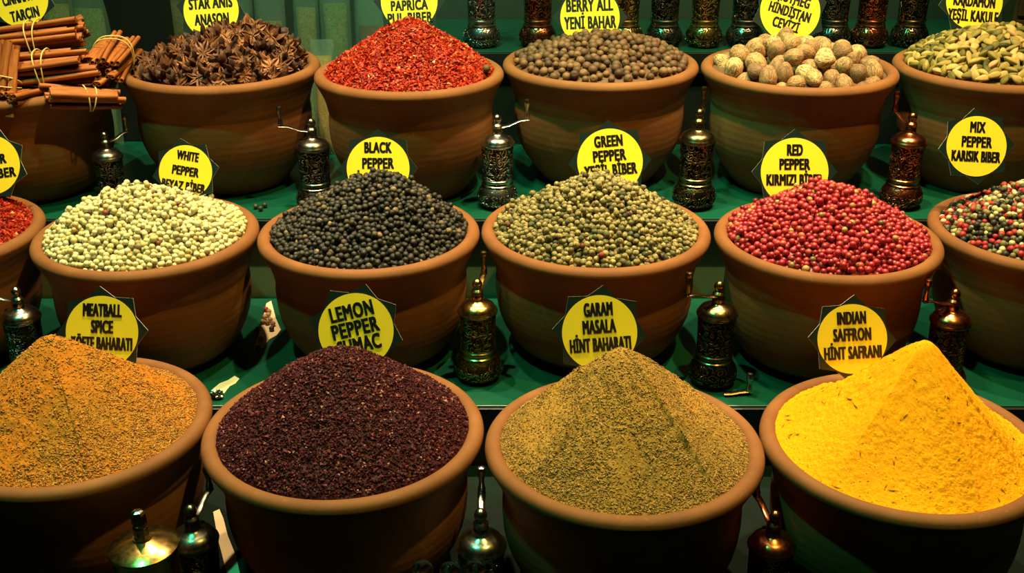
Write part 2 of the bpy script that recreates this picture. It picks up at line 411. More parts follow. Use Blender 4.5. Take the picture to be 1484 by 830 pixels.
MAT_MIX = grain('mixed_peppercorn', [(0, S((190, 42, 50))), (.20, S((206, 62, 60))), (.30, S((176, 36, 44))), (.301, S((44, 44, 38))), (.58, S((62, 60, 50))), (.581, S((222, 208, 150))), (.78, S((236, 226, 178))), (.781, S((128, 124, 80))), (1, S((150, 140, 92)))], .5, .5, 300, mott=.25)

corn_heap(Heap('white', .083, (-.012, .0), 1.05, .22, seed=11, lump=.012, lscale=9, skirt=.3), .0052, MAT_WHITE, 'white_peppercorns', 'heap of creamy white peppercorns with a few dark ones mixed in', 21, .03)
corn_heap(Heap('black', .105, (.028, .01), 1.0, .16, seed=12, lump=.008, lscale=9, skirt=.1), .0054, MAT_BLACK, 'black_peppercorns', 'heap of wrinkled black peppercorns in front of the black pepper sign', 22, .07)
corn_heap(Heap('green', .099, (.004, .0), .95, .16, seed=13, lump=.007, lscale=9, skirt=.1), .0053, MAT_GREEN, 'green_peppercorns', 'heap of dull green and tan peppercorns', 23, .06)
corn_heap(Heap('red', .094, (-.004, .0), .95, .18, seed=14, lump=.009, lscale=9, skirt=.15), .0056, MAT_RED, 'pink_peppercorns', 'heap of glossy crimson pink peppercorns', 24, .03)
corn_heap(Heap('mix', .095, (.03, .0), 1.0, .18, seed=15, lump=.008, lscale=9, skirt=.15), .0054, MAT_MIX, 'mixed_peppercorns', 'heap of mixed red, black, white and green peppercorns', 25, .04)

def flake_heap(hp, n, size, flat, mat, name, label, cat, seed, base_drop=.001, tmpl=OCT, finesc=None, smooth=False):
    g = np.random.default_rng(seed)
    fine = (lambda X, Y: .0035 * fbm(seed + 30, X + 2, Y + 2, 120, 3, .6)) if finesc is None else finesc
    B = hp.grid(110, 300, fine, base_drop)
    r = (hp.Rin - size * .5) * np.sqrt(g.random(n)); a = g.random(n) * 2 * np.pi; X = r * np.cos(a); Y = r * np.sin(a)
    P = np.stack([X, Y, hp.h(X, Y) + fine(X, Y) + g.uniform(-.3, .5, n) * size * .5], 1)
    sc = size * .5 * g.lognormal(0, .35, (n, 1)).clip(.4, 2.0) * np.array(flat)[None, :] * g.uniform(.7, 1.3, (n, 3))
    G = tile(tmpl[0], tmpl[1], P, rotmats(n, g), sc)
    V, F = join([B, G])
    return heap_obj(name, hp, V, F, mat, label, cat, smooth)
def powder_mat(name, base, scale, bump, rough=.9):
    """base: noise stops for the powder; chips: stops for the loose flecks (random per piece)"""
    t = NT(name); n = t.noise(scale, 6, .7); n2 = t.noise(7, 3, .5)
    c = t.ramp(n, base[0]); c2 = t.ramp(n, base[1]); f = t.ramp(n2, [(.42, (0, 0, 0, 1)), (.6, (1, 1, 1, 1))]); t.col(t.mix(f, c, c2))
    t.bump(t.noise(scale * 1.3, 5, .7), bump, .0016); a = t.set(rough, 0, .15)
    return a
MAT_PAPR = grain('paprika_flake', [(0, S((112, 14, 6))), (.4, S((182, 36, 14))), (.75, S((212, 62, 22))), (.94, S((214, 78, 30))), (.988, S((226, 130, 70))), (1, S((236, 196, 140)))], .5, .3, 300, .3)
MAT_SUMAC = grain('sumac_granule', [(0, S((46, 12, 20))), (.5, S((72, 18, 30))), (.8, S((94, 28, 38))), (.94, S((124, 48, 54))), (.985, S((190, 120, 110))), (1, S((204, 150, 130)))], .6, .3, 300, .22)
flake_heap(Heap('papr', .108, (.0, .01), 1.0, .12, seed=31, lump=.012, lscale=10, skirt=.1), 9000, .0072, (1.1, .8, .4), MAT_PAPR, 'paprika_flakes', 'conical heap of bright red paprika flakes beneath the paprica sign', 'spice', 41)
flake_heap(Heap('chili', .10, (-.02, .0), 1.0, .14, seed=32, lump=.01, lscale=10, skirt=.1), 8000, .0062, (1.1, .8, .4), MAT_PAPR, 'chili_flakes', 'red chili flakes in the pot cut off by the left frame edge', 'spice', 42)
flake_heap(Heap('lemon', .117, (-.006, .01), 1.02, .22, seed=33, lump=.006, lscale=9, skirt=.22), 22000, .0042, (1, .8, .6), MAT_SUMAC, 'ground_sumac', 'mound of coarse dark purple ground sumac', 'spice', 43)

# smooth powders: faceted mounds with chips
def powder_heap(hp, mats, name, label, seed, chips, amp, sc, chipdist=None):
    g = np.random.default_rng(seed)
    fine = lambda X, Y: amp * fbm(seed + 30, X + 2, Y + 2, sc, 4, .62) * (.55 + .9 * (fbm(seed + 60, X + 3, Y + 3, 13, 2) + .5))
    V, F = hp.grid(240, 640, fine); nb = len(F); parts = [(V, F)]
    for (n, size, flat) in chips:
        r = (hp.Rin - size * .5) * np.sqrt(g.random(n * 3)); a = g.random(n * 3) * 2 * np.pi; X = r * np.cos(a); Y = r * np.sin(a)
        dens = .25 + .75 * np.clip((r / hp.Rin) ** 3 + 1.4 * fbm(seed + 80, X + 3, Y + 3, 16, 3), 0, 1); k = g.random(n * 3) < dens; X = X[k][:n]; Y = Y[k][:n]; m = len(X)
        P = np.stack([X, Y, hp.h(X, Y) + fine(X, Y) + size * .12], 1)
        nn = hp.normal(X, Y); t1 = g.normal(size=(m, 3)); t1 -= (t1 * nn).sum(1, keepdims=True) * nn * .8; t1 /= np.linalg.norm(t1, axis=1, keepdims=True)
        t2 = np.cross(nn, t1); t2 /= np.linalg.norm(t2, axis=1, keepdims=True); t3 = np.cross(t1, t2); M = np.stack([t1, t2, t3], 2)
        s3 = size * .5 * g.lognormal(0, .3, (m, 1)).clip(.4, 2) * np.array(flat)[None]
        parts.append(tile(OCT[0], OCT[1], P, M, s3))
    V, F = join(parts); mi = np.zeros(len(F), int); mi[nb:] = 1
    return heap_obj(name, hp, V, F, mats, label, 'spice', True, mi)
P_MEAT = powder_mat('meatball_powder', ([(.3, S((168, 94, 22))), (.7, S((206, 128, 36)))], [(.3, S((142, 92, 26))), (.7, S((186, 128, 42)))]), 260, .6)
P_GARAM = powder_mat('garam_powder', ([(.3, S((148, 108, 44))), (.7, S((186, 142, 66)))], [(.3, S((120, 94, 40))), (.7, S((160, 128, 60)))]), 280, .7)
P_SAFF = powder_mat('saffron_powder', ([(.3, S((226, 146, 4))), (.7, S((244, 170, 8)))], [(.3, S((218, 138, 4))), (.7, S((240, 164, 6)))]), 300, .5)
C_MEAT = grain('meatball_chip', [(0, S((150, 84, 22))), (.4, S((204, 136, 44))), (.75, S((220, 164, 76))), (.92, S((120, 92, 36))), (1, S((180, 80, 24)))], .7, 0)
C_GARAM = grain('garam_chip', [(0, S((112, 84, 34))), (.4, S((166, 126, 58))), (.8, S((204, 164, 90))), (.94, S((86, 74, 34))), (1, S((150, 104, 50)))], .7, 0)
C_SAFF = grain('saffron_chip', [(0, S((222, 142, 6))), (.8, S((244, 172, 10))), (.985, S((226, 140, 8))), (1, S((170, 80, 14)))], .85, 0, spec=.15)
powder_heap(Heap('meat', .138, (-.016, .0), 1.12, .09, facets=[30, 100, 170, 232, 300], wf=.75, seed=51, lump=.006, lscale=8), [P_MEAT, C_MEAT], 'meatball_spice', 'peaked mound of orange brown meatball spice powder', 61,
            [(15000, .0027, (1.3, .7, .5)), (3000, .0042, (1.4, .4, .35))], .0026, 95)
powder_heap(Heap('garam', .150, (-.010, .0), 1.05, .10, facets=[30, 90, 160, 226, 272, 312], wf=.95, seed=52, lump=.006, lscale=8), [P_GARAM, C_GARAM], 'garam_masala', 'peaked mound of olive brown ground garam masala', 62,
            [(20000, .0024, (1.2, .75, .55)), (3500, .0042, (1.4, .36, .3))], .0026, 95)
powder_heap(Heap('saff', .158, (.010, .0), 1.22, .07, facets=[30, 90, 150, 218, 284, 322], wf=.9, seed=53, lump=.005, lscale=8), [P_SAFF, C_SAFF], 'saffron_powder', 'tall peaked mound of fine bright yellow saffron powder', 63,
            [(900, .0016, (1.1, .9, .5)), (60, .008, (1.6, .2, .2))], .0024, 150)

# ------------------------------------------------------------------ things heaped one by one: allspice, nutmeg, cardamom, star anise
def visible_first(hp, P):
    """order: facing the camera and near first"""
    W = P + np.array([hp.x, hp.y, hp.z - CZ]); n = hp.normal(P[:, 0], P[:, 1]); d = np.linalg.norm(W, axis=1)
    face = -(n * W).sum(1) / d
    zc = W[:, 1] * CP - W[:, 2] * SP; px = 742 + FPX * W[:, 0] / zc
    key = d - 10.0 * (face > .02) - 30.0 * (px < 1495); return np.argsort(key)
MAT_ALLS = grain('allspice_berry', [(0, S((78, 52, 36))), (.5, S((112, 78, 52))), (.85, S((136, 98, 66))), (1, S((92, 70, 44)))], .6, .35, 260, .35, 'object')
MAT_ALLS_M = grain('allspice_rest', [(0, S((78, 52, 36))), (.5, S((112, 78, 52))), (.85, S((136, 98, 66))), (1, S((92, 70, 44)))], .6, .35, 260, .35)
def berry_mesh(name, r):
    V, F = ICO3; V = V.copy(); d = np.clip((V[:, 2] - .86) / .14, 0, 1); V[:, 2] -= .22 * d * d; ring = np.exp(-((V[:, 2] - .80) / .05) ** 2); V *= (1 + .035 * ring)[:, None]
    return tris(name, V * r, F)
hp = Heap('alls', .058, (.012, .0), .8, .3, seed=71, lump=.008, lscale=9, skirt=.3)
ra = .0082; P = hp.poisson(ra * 1.80, 16000, seed=72); P[:, 2] += rng.uniform(-.5, .35, len(P)) * ra
ordr = visible_first(hp, P); print('allspice', len(P))
bm_ = [berry_mesh('allspice_berry', ra * f) for f in (.86, 1.0, 1.14)]
for b in bm_: b.materials.append(MAT_ALLS)
first = None
for i in ordr[:300]:
    if first is None: first = new_obj('allspice_berry', bm_[1]); o = first; tag(o, 'round brown allspice berry in the pot below the berry all sign', 'berry', 'allspice berries in the pot')
    else: o = first.copy(); COL.objects.link(o); o.data = bm_[rng.integers(3)]
    o.location = (hp.x + P[i, 0], hp.y + P[i, 1], hp.z + P[i, 2]); o.rotation_euler = rng.uniform(0, 6.28, 3)
B = hp.grid(40, 120, drop=ra * .9); rest = P[ordr[300:]]; n = len(rest)
V, F = join([B, tile(ICO2[0], ICO2[1], rest, rotmats(n, rng), ra * rng.uniform(.85, 1.1, n))])
heap_obj('allspice_berries', hp, V, F, MAT_ALLS_M, 'rest of the brown allspice berries lying under and behind the front ones', 'berries')

# cardamom
MAT_CARD = grain('cardamom_pod', [(0, S((66, 70, 32))), (.2, S((116, 106, 46))), (.45, S((164, 142, 70))), (.7, S((198, 166, 94))), (.9, S((220, 182, 118))), (1, S((208, 154, 106)))], .6, .4, 180, .3, 'object')
MAT_CARD_M = grain('cardamom_rest', [(0, S((66, 70, 32))), (.2, S((116, 106, 46))), (.45, S((164, 142, 70))), (.7, S((198, 166, 94))), (.9, S((220, 182, 118))), (1, S((208, 154, 106)))], .6, .4, 180, .3)
def pod_arrays(L=.0158, r=.0058, nl=9, na=12):
    V = []; F = []
    for i in range(nl + 1):
        s = i / nl; x = L * (2 * s - 1); w = r * (max(0.0, math.sin(math.pi * s ** .85)) ** .75) + .0003
        for k in range(na):
            a = 2 * math.pi * k / na; q = w * (1 + .20 * math.cos(3 * a) + .05 * math.cos(12 * a)); V.append((x, q * math.cos(a), q * math.sin(a)))
    for i in range(nl):
        for k in range(na):
            k2 = (k + 1) % na; A, B_, C, D = i * na + k, i * na + k2, (i + 1) * na + k2, (i + 1) * na + k; F += [(A, B_, C), (A, C, D)]
    V += [(-L, 0, 0), (L * 1.08, 0, 0)]
    for k in range(na): F += [((k + 1) % na, k, len(V) - 2), (nl * na + k, nl * na + (k + 1) % na, len(V) - 1)]
    return np.array(V), np.array(F)
hp = Heap('card', .083, (.02, .0), .85, .25, seed=75, lump=.008, lscale=9, skirt=.2)
PT, PF = pod_arrays(); pods = []
for sx, sr in ((1, 1), (.88, 1.1), (1.12, .9), (.95, 1.2)):
    m_ = tris('cardamom_pod', PT * np.array([sx, sr, sr]), PF); m_.materials.append(MAT_CARD); pods.append(m_)
def lie_frames(hp, P, g, tilt=.35):
    n = len(P); nn = hp.normal(P[:, 0], P[:, 1]); t = g.normal(size=(n, 3)); t -= (t * nn).sum(1, keepdims=True) * nn; t /= np.linalg.norm(t, axis=1, keepdims=True)
    t = t + nn * g.normal(0, tilt, (n, 1)); t /= np.linalg.norm(t, axis=1, keepdims=True); b = np.cross(nn, t); b /= np.linalg.norm(b, axis=1, keepdims=True); c = np.cross(t, b); return np.stack([t, b, c], 2)
P = hp.poisson(.0126, 16000, seed=76); P[:, 2] += rng.uniform(-.003, .004, len(P)); M = lie_frames(hp, P, rng); ordr = visible_first(hp, P); print('cardamom', len(P))
first = None
for i in ordr[:300]:
    if first is None: first = new_obj('cardamom_pod', pods[0]); o = first; tag(o, 'pale green dried cardamom pod in the pot below the kardamon sign', 'pod', 'cardamom pods in the pot')
    else: o = first.copy(); COL.objects.link(o); o.data = pods[rng.integers(4)]
    o.matrix_world = Matrix.Translation((hp.x + P[i, 0], hp.y + P[i, 1], hp.z + P[i, 2])) @ Matrix(M[i].tolist()).to_4x4()
B = hp.grid(40, 120, drop=.011); rest = ordr[300:]
V, F = join([B, tile(PT, PF, P[rest], M[rest], rng.uniform(.9, 1.1, len(rest)))])
heap_obj('cardamom_pods', hp, V, F, MAT_CARD_M, 'rest of the green cardamom pods lying under and behind the front ones', 'pods')

# sphere dropping: fills a pot with things of radius r up to the heap profile
def drop_fill(hp, r, tries, seed, zmin=-.02, squash=.9):
    g = np.random.default_rng(seed); pts = []
    for _ in range(tries):
        q = (hp.Rin - r * .9) * math.sqrt(g.random()); a = g.random() * 6.283; x, y = q * math.cos(a), q * math.sin(a); z = zmin
        rr = r * g.uniform(.86, 1.12)
        for (X, Y, Z, r2) in pts:
            d2 = (X - x) ** 2 + (Y - y) ** 2; s = (rr + r2) * squash
            if d2 < s * s: z = max(z, Z + math.sqrt(s * s - d2))
        if z < float(hp.h(np.array(x), np.array(y))) - rr * .15: pts.append((x, y, z, rr))
    return pts
MAT_NUT = None
def nut_material():
    t = NT('nutmeg_skin'); r = t.n('ShaderNodeObjectInfo').outputs['Random']
    c = t.ramp(r, [(0, S((86, 56, 38))), (.12, S((128, 88, 56))), (.5, S((156, 112, 72))), (.8, S((182, 138, 90))), (1, S((210, 174, 122)))])
    mp = t.n('ShaderNodeMapping'); mp.inputs['Scale'].default_value = (.35, 1, 1); t.l(t.obj(), mp.inputs[0])
    wr = t.noise(2.6, 4, .55, mp.outputs[0], 1.6); big = t.noise(1.3, 3)
    c = t.mix(t.ramp(wr, [(.41, (.8, .8, .8, 1)), (.50, (0, 0, 0, 1))]), c, S((70, 44, 28)))
    c = t.mix(t.math('MULTIPLY', big, .25), c, S((222, 190, 138))); t.col(c); t.bump(wr, .8, .004); return t.set(.6, 0, .35)
MAT_NUT = nut_material()
def nut_mesh(seed):
    V, F = ICO3; V = V.copy(); g = np.random.default_rng(seed)
    V[:, 0] *= 1.30; V[:, 1:] *= (.97 - .13 * V[:, :1]); a = np.arctan2(V[:, 2], V[:, 1])
    V[:, 1:] *= (1 + .022 * np.sin(9 * a + 4 * V[:, 0] + seed) + .015 * np.sin(17 * a - 3 * V[:, 0]))[:, None]
    V += g.normal(0, .006, V.shape); me = tris('nutmeg', V, F); me.materials.append(MAT_NUT); return me
nuts = [nut_mesh(k) for k in range(4)]
hp = Heap('nutm', .066, (-.02, .01), .75, .35, seed=81, lump=.01, lscale=7, skirt=.3, fill=-.014)
pts = drop_fill(hp, .0200, 4800, 82, zmin=-.006, squash=.88); print('nutmegs', len(pts))
first = None
for (x, y, z, r) in pts:
    if first is None: first = new_obj('nutmeg', nuts[0]); o = first; tag(o, 'whole brown wrinkled nutmeg in the pot below the nutmeg sign', 'nutmeg', 'nutmegs heaped in the pot')
    else: o = first.copy(); COL.objects.link(o); o.data = nuts[rng.integers(4)]
    o.location = (hp.x + x, hp.y + y, hp.z + z); o.rotation_euler = rng.uniform(0, 6.28, 3); o.scale = (r * .93,) * 3
V, F = Heap('nutm', .02, seed=83, lump=.003, fill=-.03).grid(20, 64)
heap_obj('nutmeg_bedding', hp, V, F, plain('nutmeg_dust', S((90, 62, 40)), .9), 'brown nutmeg layer deep in the pot under the whole nuts', 'spice')

# star anise
def anise_material(name, stops, rough):
    t = NT(name); r = t.n('ShaderNodeObjectInfo').outputs['Random']; c = t.ramp(r, stops); n = t.noise(150, 5, .7)
    t.col(t.mix(t.math('MULTIPLY', n, .5), c, S((40, 22, 14)))); t.bump(n, .8, .0018); return t.set(rough, 0, .35)
M_AN = anise_material('star_anise_husk', [(0, S((48, 27, 19))), (.5, S((86, 50, 34))), (1, S((124, 74, 50)))], .62)
M_AN2 = anise_material('star_anise_inside', [(0, S((100, 60, 38))), (.5, S((152, 98, 64))), (.85, S((196, 134, 90))), (1, S((176, 100, 56)))], .5)
M_SEED = plain('star_anise_seed', S((120, 62, 26)), .22, 0, .6)
def anise_mesh(seed):
    g = np.random.default_rng(seed); mb = MB(); L0 = .0195
    for k in range(8):
        if g.random() < .06: continue
        a = k * math.pi / 4 + g.normal(0, .06); L = L0 * g.uniform(.72, 1.15); W = .0050 * g.uniform(.8, 1.25); D = .0088 * g.uniform(.8, 1.2); gap = g.uniform(.15, .75); up = g.uniform(.0, .006)
        ca, sa = math.cos(a), math.sin(a); V = []; n = 7
        for i in range(n + 1):
            s = i / n; x = .001 + L * s; b = math.sin(math.pi * min(1, s * .93 + .07)) ** .7; w_ = W * b + .0003; d = D * (math.sin(math.pi * (.12 + .84 * s)) ** .8) + .0006; zt = up * s * s + .0012 * math.sin(s * 7 + k)
            sec = [(0, -d), (w_, -d * .45), (w_ * (.25 + gap), zt), (w_ * gap * .55, zt - .0003), (0, -d * .55), (-w_ * gap * .55, zt - .0003), (-w_ * (.25 + gap), zt), (-w_, -d * .45)]
            for yy, zz in sec: V.append((x * ca - yy * sa, x * sa + yy * ca, zz))
        F = []; M_ = []
        for i in range(n):
            for j in range(8):
                j2 = (j + 1) % 8; F.append((i * 8 + j, i * 8 + j2, (i + 1) * 8 + j2, (i + 1) * 8 + j)); M_.append(1 if j in (2, 3, 4, 5) else 0)
        F.append(tuple(range(7, -1, -1))); M_.append(0); F.append(tuple(n * 8 + j for j in range(8))); M_.append(0)
        nb = len(mb.v); mb.v += V; mb.f += [tuple(q + nb for q in f) for f in F]; mb.m += M_
        if gap > .4 and g.random() < .7:
            c = Vector(((L * .45) * ca, (L * .45) * sa, -D * .28)); mb.add([c + Vector((v[0] * .0038 * ca - v[1] * .0022 * sa, v[0] * .0038 * sa + v[1] * .0022 * ca, v[2] * .0022)) for v in ICO1[0]], ICO1[1].tolist(), 2)
    mb.tube([(0, 0, -.006), (0, 0, .001)], [.0022, .0012], 8)
    me = mb.mesh('star_anise', True, 35); 
    for m in (M_AN, M_AN2, M_SEED): me.materials.append(m)
    return me
an = [anise_mesh(s) for s in range(7)]
hp = Heap('star', .086, (.066, .015), .9, .10, seed=86, lump=.026, lscale=8, skirt=.3, fill=-.012)
pts = drop_fill(hp, .0165, 5600, 87, zmin=.0, squash=.72); print('anise', len(pts))
pts.sort(key=lambda p: -(p[2] - float(hp.h(np.array(p[0]), np.array(p[1])))))
first = None
for (x, y, z, r) in pts[:230]:
    if first is None: first = new_obj('star_anise', an[0]); o = first; tag(o, 'dried brown star anise pod in the heap below the star anis sign', 'star anise', 'star anise heaped in the pot')
    else: o = first.copy(); COL.objects.link(o); o.data = an[rng.integers(7)]
    nn = Vector(hp.normal(np.array(x), np.array(y)).tolist()) + Vector((rng.normal(0, 1.0), rng.normal(-.2, 1.0), 0)); o.rotation_mode = 'QUATERNION'
    o.rotation_quaternion = nn.to_track_quat('Z', 'Y') @ Euler((0, 0, rng.uniform(0, 6.28))).to_quaternion(); o.scale = (r / .0148 * 1.18,) * 3
    o.location = (hp.x + x, hp.y + y, hp.z + z)
V, F = Heap('star', .066, (.066, .015), .9, .10, seed=86, lump=.02, lscale=8, skirt=.3, fill=-.034).grid(60, 160, lambda X, Y: .006 * fbm(5, X + 1, Y + 1, 90, 3))
heap_obj('star_anise_bits', Heap('star', .07, fill=-.034), V, F, plain('anise_bits', S((58, 34, 22)), .8, nz=.4, scale=160), 'dark broken star anise bits filling the pot under the whole stars', 'spice')

# ------------------------------------------------------------------ cinnamon bundles
def cinn_mat():
    t = NT('cinnamon_bark'); mp = t.n('ShaderNodeMapping'); mp.inputs['Scale'].default_value = (.12, 1, 1); t.l(t.obj(), mp.inputs[0])
    n = t.noise(170, 5, .6, mp.outputs[0]); r = t.n('ShaderNodeObjectInfo').outputs['Random']
    c = t.ramp(n, [(.3, S((134, 72, 30))), (.6, S((182, 106, 50))), (.8, S((206, 134, 70)))]); t.col(t.mix(t.math('MULTIPLY', r, .4), c, S((112, 60, 28)))); t.bump(n, .5, .0015); return t.set(.6, 0, .35)
M_CIN = cinn_mat(); M_RAF = plain('raffia', S((226, 196, 120)), .6)
def quill(seed, L, R):
    g = np.random.default_rng(seed); sec = []
    # double roll: two scrolls meeting along one side, drawn as one thick line
    line = []
    for th in np.linspace(4.4 * math.pi / 2, 0, 18): line.append((-R * .48 + (R * .5) * (.42 + .58 * (1 - th / (4.4 * math.pi / 2))) * math.cos(th + math.pi / 2), (R * .5) * (.42 + .58 * (1 - th / (4.4 * math.pi / 2))) * math.sin(th + math.pi / 2)))
    k = len(line); line2 = [(-x, y) for x, y in line][::-1]; line = line + line2
    T = R * .13; n = len(line); out = []; inn = []
    for i in range(n):
        a = Vector(line[max(i - 1, 0)]); b = Vector(line[min(i + 1, n - 1)]); d = (b - a).normalized(); nrm = Vector((-d.y, d.x)); p = Vector(line[i]); out.append(p + nrm * T / 2); inn.append(p - nrm * T / 2)
    ring = out + inn[::-1]; m = len(ring); mb = MB(); V = []; F = []; ns = 6
    for i in range(ns + 1):
        s = i / ns; x = (s - .5) * L; wob = .0012 * math.sin(s * 5 + seed); tw = .06 * math.sin(s * 3 + seed)
        for p in ring: V.append((x, p.x * math.cos(tw) - p.y * math.sin(tw) + wob, p.x * math.sin(tw) + p.y * math.cos(tw)))
    for i in range(ns):
        for j in range(m):
            j2 = (j + 1) % m; F.append((i * m + j, i * m + j2, (i + 1) * m + j2, (i + 1) * m + j))
    for e0, fl in ((0, 1), (ns * m, 0)):
        for j in range(n - 1):
            q = (e0 + j, e0 + j + 1, e0 + m - 2 - j, e0 + m - 1 - j); F.append(q if fl else q[::-1])
    return MB().add(V, F).mesh('cinnamon_stick', True, 50)
def frame(c, axis, roll=0):
    x = Vector(axis).normalized(); up = Vector((0, 0, 1)) if abs(x.z) < .9 else Vector((0, -1, 0)); y = up.cross(x).normalized(); z = x.cross(y)
    return Matrix.Translation(c) @ Matrix((x, y, z)).transposed().to_4x4() @ Matrix.Rotation(roll, 4, 'X')
LAY = [(0, 0), (1, 0), (-1, 0), (.5, .87), (-.5, .87), (.5, -.87), (-.5, -.87), (1.5, .87), (-1.5, .87), (1.5, -.87), (-1.5, -.87), (0, 1.74), (0, -1.74)]
def cinnamon_bundle(c, axis, L, n, label, roll=0, seed=1, r=.0088, band=.5):
    root = empty('cinnamon_bundle', c); root.matrix_world = frame(c, axis, roll); tag(root, label, 'cinnamon bundle', 'tied bundles of cinnamon sticks')
    g = np.random.default_rng(seed); ext = 0
    for i, (a, b) in enumerate(LAY[:n]):
        me = quill(seed * 20 + i, L * g.uniform(.86, 1.06), r * g.uniform(.82, 1.08)); o = new_obj('cinnamon_stick', me, M_CIN, root)
        o.location = (g.uniform(-.08, .08) * L, a * r * 1.78, b * r * 1.55); o.rotation_euler = (g.uniform(0, 6.28) if False else g.choice([0, math.pi]) + g.normal(0, .4), g.normal(0, .02), g.normal(0, .02))
    ay = max(abs(a) for a, b in LAY[:n]) * r * 1.78 + r * 1.02; bz = max(abs(b) for a, b in LAY[:n]) * r * 1.55 + r * 1.0; mb = MB()
    for dx in (-.006, .005):
        ring = [((band - .5) * L + dx * (1 + .8 * math.sin(t)), ay * np.sign(math.cos(t)) * abs(math.cos(t)) ** .75, bz * np.sign(math.sin(t)) * abs(math.sin(t)) ** .75) for t in np.linspace(0, 2 * math.pi, 33)]
        mb.tube(ring, .0013, 6)
    mb.build('raffia_tie', M_RAF, root)
    return root
cz = POTS['cinn'][2] + CZ
def cb(x0, y0, Y0, x1, y1, Y1, n, label, **k):
    a = atY(x0, y0, Y0); b = atY(x1, y1, Y1); cinnamon_bundle((a + b) / 2, b - a, (b - a).length, n, label, **k)
cb(-70, 74, 2.27, 118, 52, 2.29, 13, 'topmost cinnamon bundle lying flat under the cinnamon sign', seed=2, r=.0112, band=.66)
cb(-20, 108, 2.18, 134, 94, 2.20, 13, 'cinnamon bundle with double raffia tie lying across the middle of the pot', seed=3, r=.0104, band=.55)
cb(148, 104, 2.19, 176, 66, 2.35, 13, 'cinnamon bundle turned end on, bright orange, nearest the star anise pot', seed=4, r=.0104, band=.6)
cb(66, 140, 2.125, 170, 143, 2.19, 10, 'cinnamon bundle low at the pot rim with its open ends facing left', seed=5, r=.0100, band=.6)
cb(8, 148, 2.10, 66, 138, 2.20, 10, 'small cinnamon bundle low at the front rim, open ends showing', seed=6, r=.0094, band=.8)
cb(-4, 166, 2.115, 8, 62, 2.17, 10, 'cinnamon bundle standing upright against the heap at the left frame edge', seed=7, r=.0100, band=.45)
cb(60, 66, 2.36, 126, 36, 2.40, 10, 'cinnamon bundle at the back of the heap behind the topmost one', seed=8, r=.0104, band=.3)
def loose_stick(x0, y0, Y0, x1, y1, Y1, label, seed):
    a = atY(x0, y0, Y0); b = atY(x1, y1, Y1); o = new_obj('cinnamon_stick', quill(seed, (b - a).length, .009), M_CIN); o.matrix_world = frame((a + b) / 2, b - a); tag(o, label, 'cinnamon stick', 'loose cinnamon sticks')
loose_stick(160, 112, 2.17, 202, 74, 2.37, 'loose cinnamon stick sticking up toward the star anise pot', 71)
loose_stick(140, 122, 2.16, 180, 98, 2.27, 'loose cinnamon stick lying under the end on bundle', 72)
V, F = Heap('cinn', .045, (0, .03), .8, .3, seed=88, lump=.01, lscale=10, fill=-.02).grid(50, 140, lambda X, Y: .006 * fbm(6, X + 1, Y + 1, 70, 3))
heap_obj('cinnamon_chips', Heap('cinn', .06, fill=-.02), V, F, plain('cinnamon_chips', S((92, 52, 26)), .85, nz=.4, scale=130), 'brown cinnamon chips filling the pot beneath the tied bundles', 'spice')

# ------------------------------------------------------------------ signs
def text_mesh(txt, width, cap, bold=0.0):
    cu = bpy.data.curves.new('lettering', 'FONT'); cu.body = txt; cu.size = 1; cu.offset = bold; cu.space_character = 1.09; cu.align_x = 'CENTER'; cu.extrude = .02; cu.resolution_u = 3
    o = bpy.data.objects.new('lettering', cu); COL.objects.link(o); dg = bpy.context.evaluated_depsgraph_get(); dg.update()
    me = bpy.data.meshes.new_from_object(o.evaluated_get(dg)); bpy.data.objects.remove(o); bpy.data.curves.remove(cu)
    v = np.zeros(len(me.vertices) * 3, np.float32); me.vertices.foreach_get('co', v); v = v.reshape(-1, 3)
    x0, x1 = v[:, 0].min(), v[:, 0].max(); sx = width / (x1 - x0); sy = cap / .73
    v[:, 0] = (v[:, 0] - (x0 + x1) / 2) * sx; v[:, 1] = (v[:, 1] - .365) * sy; v[:, 2] *= .02
    me.vertices.foreach_set('co', v.ravel()); me.update(); return me
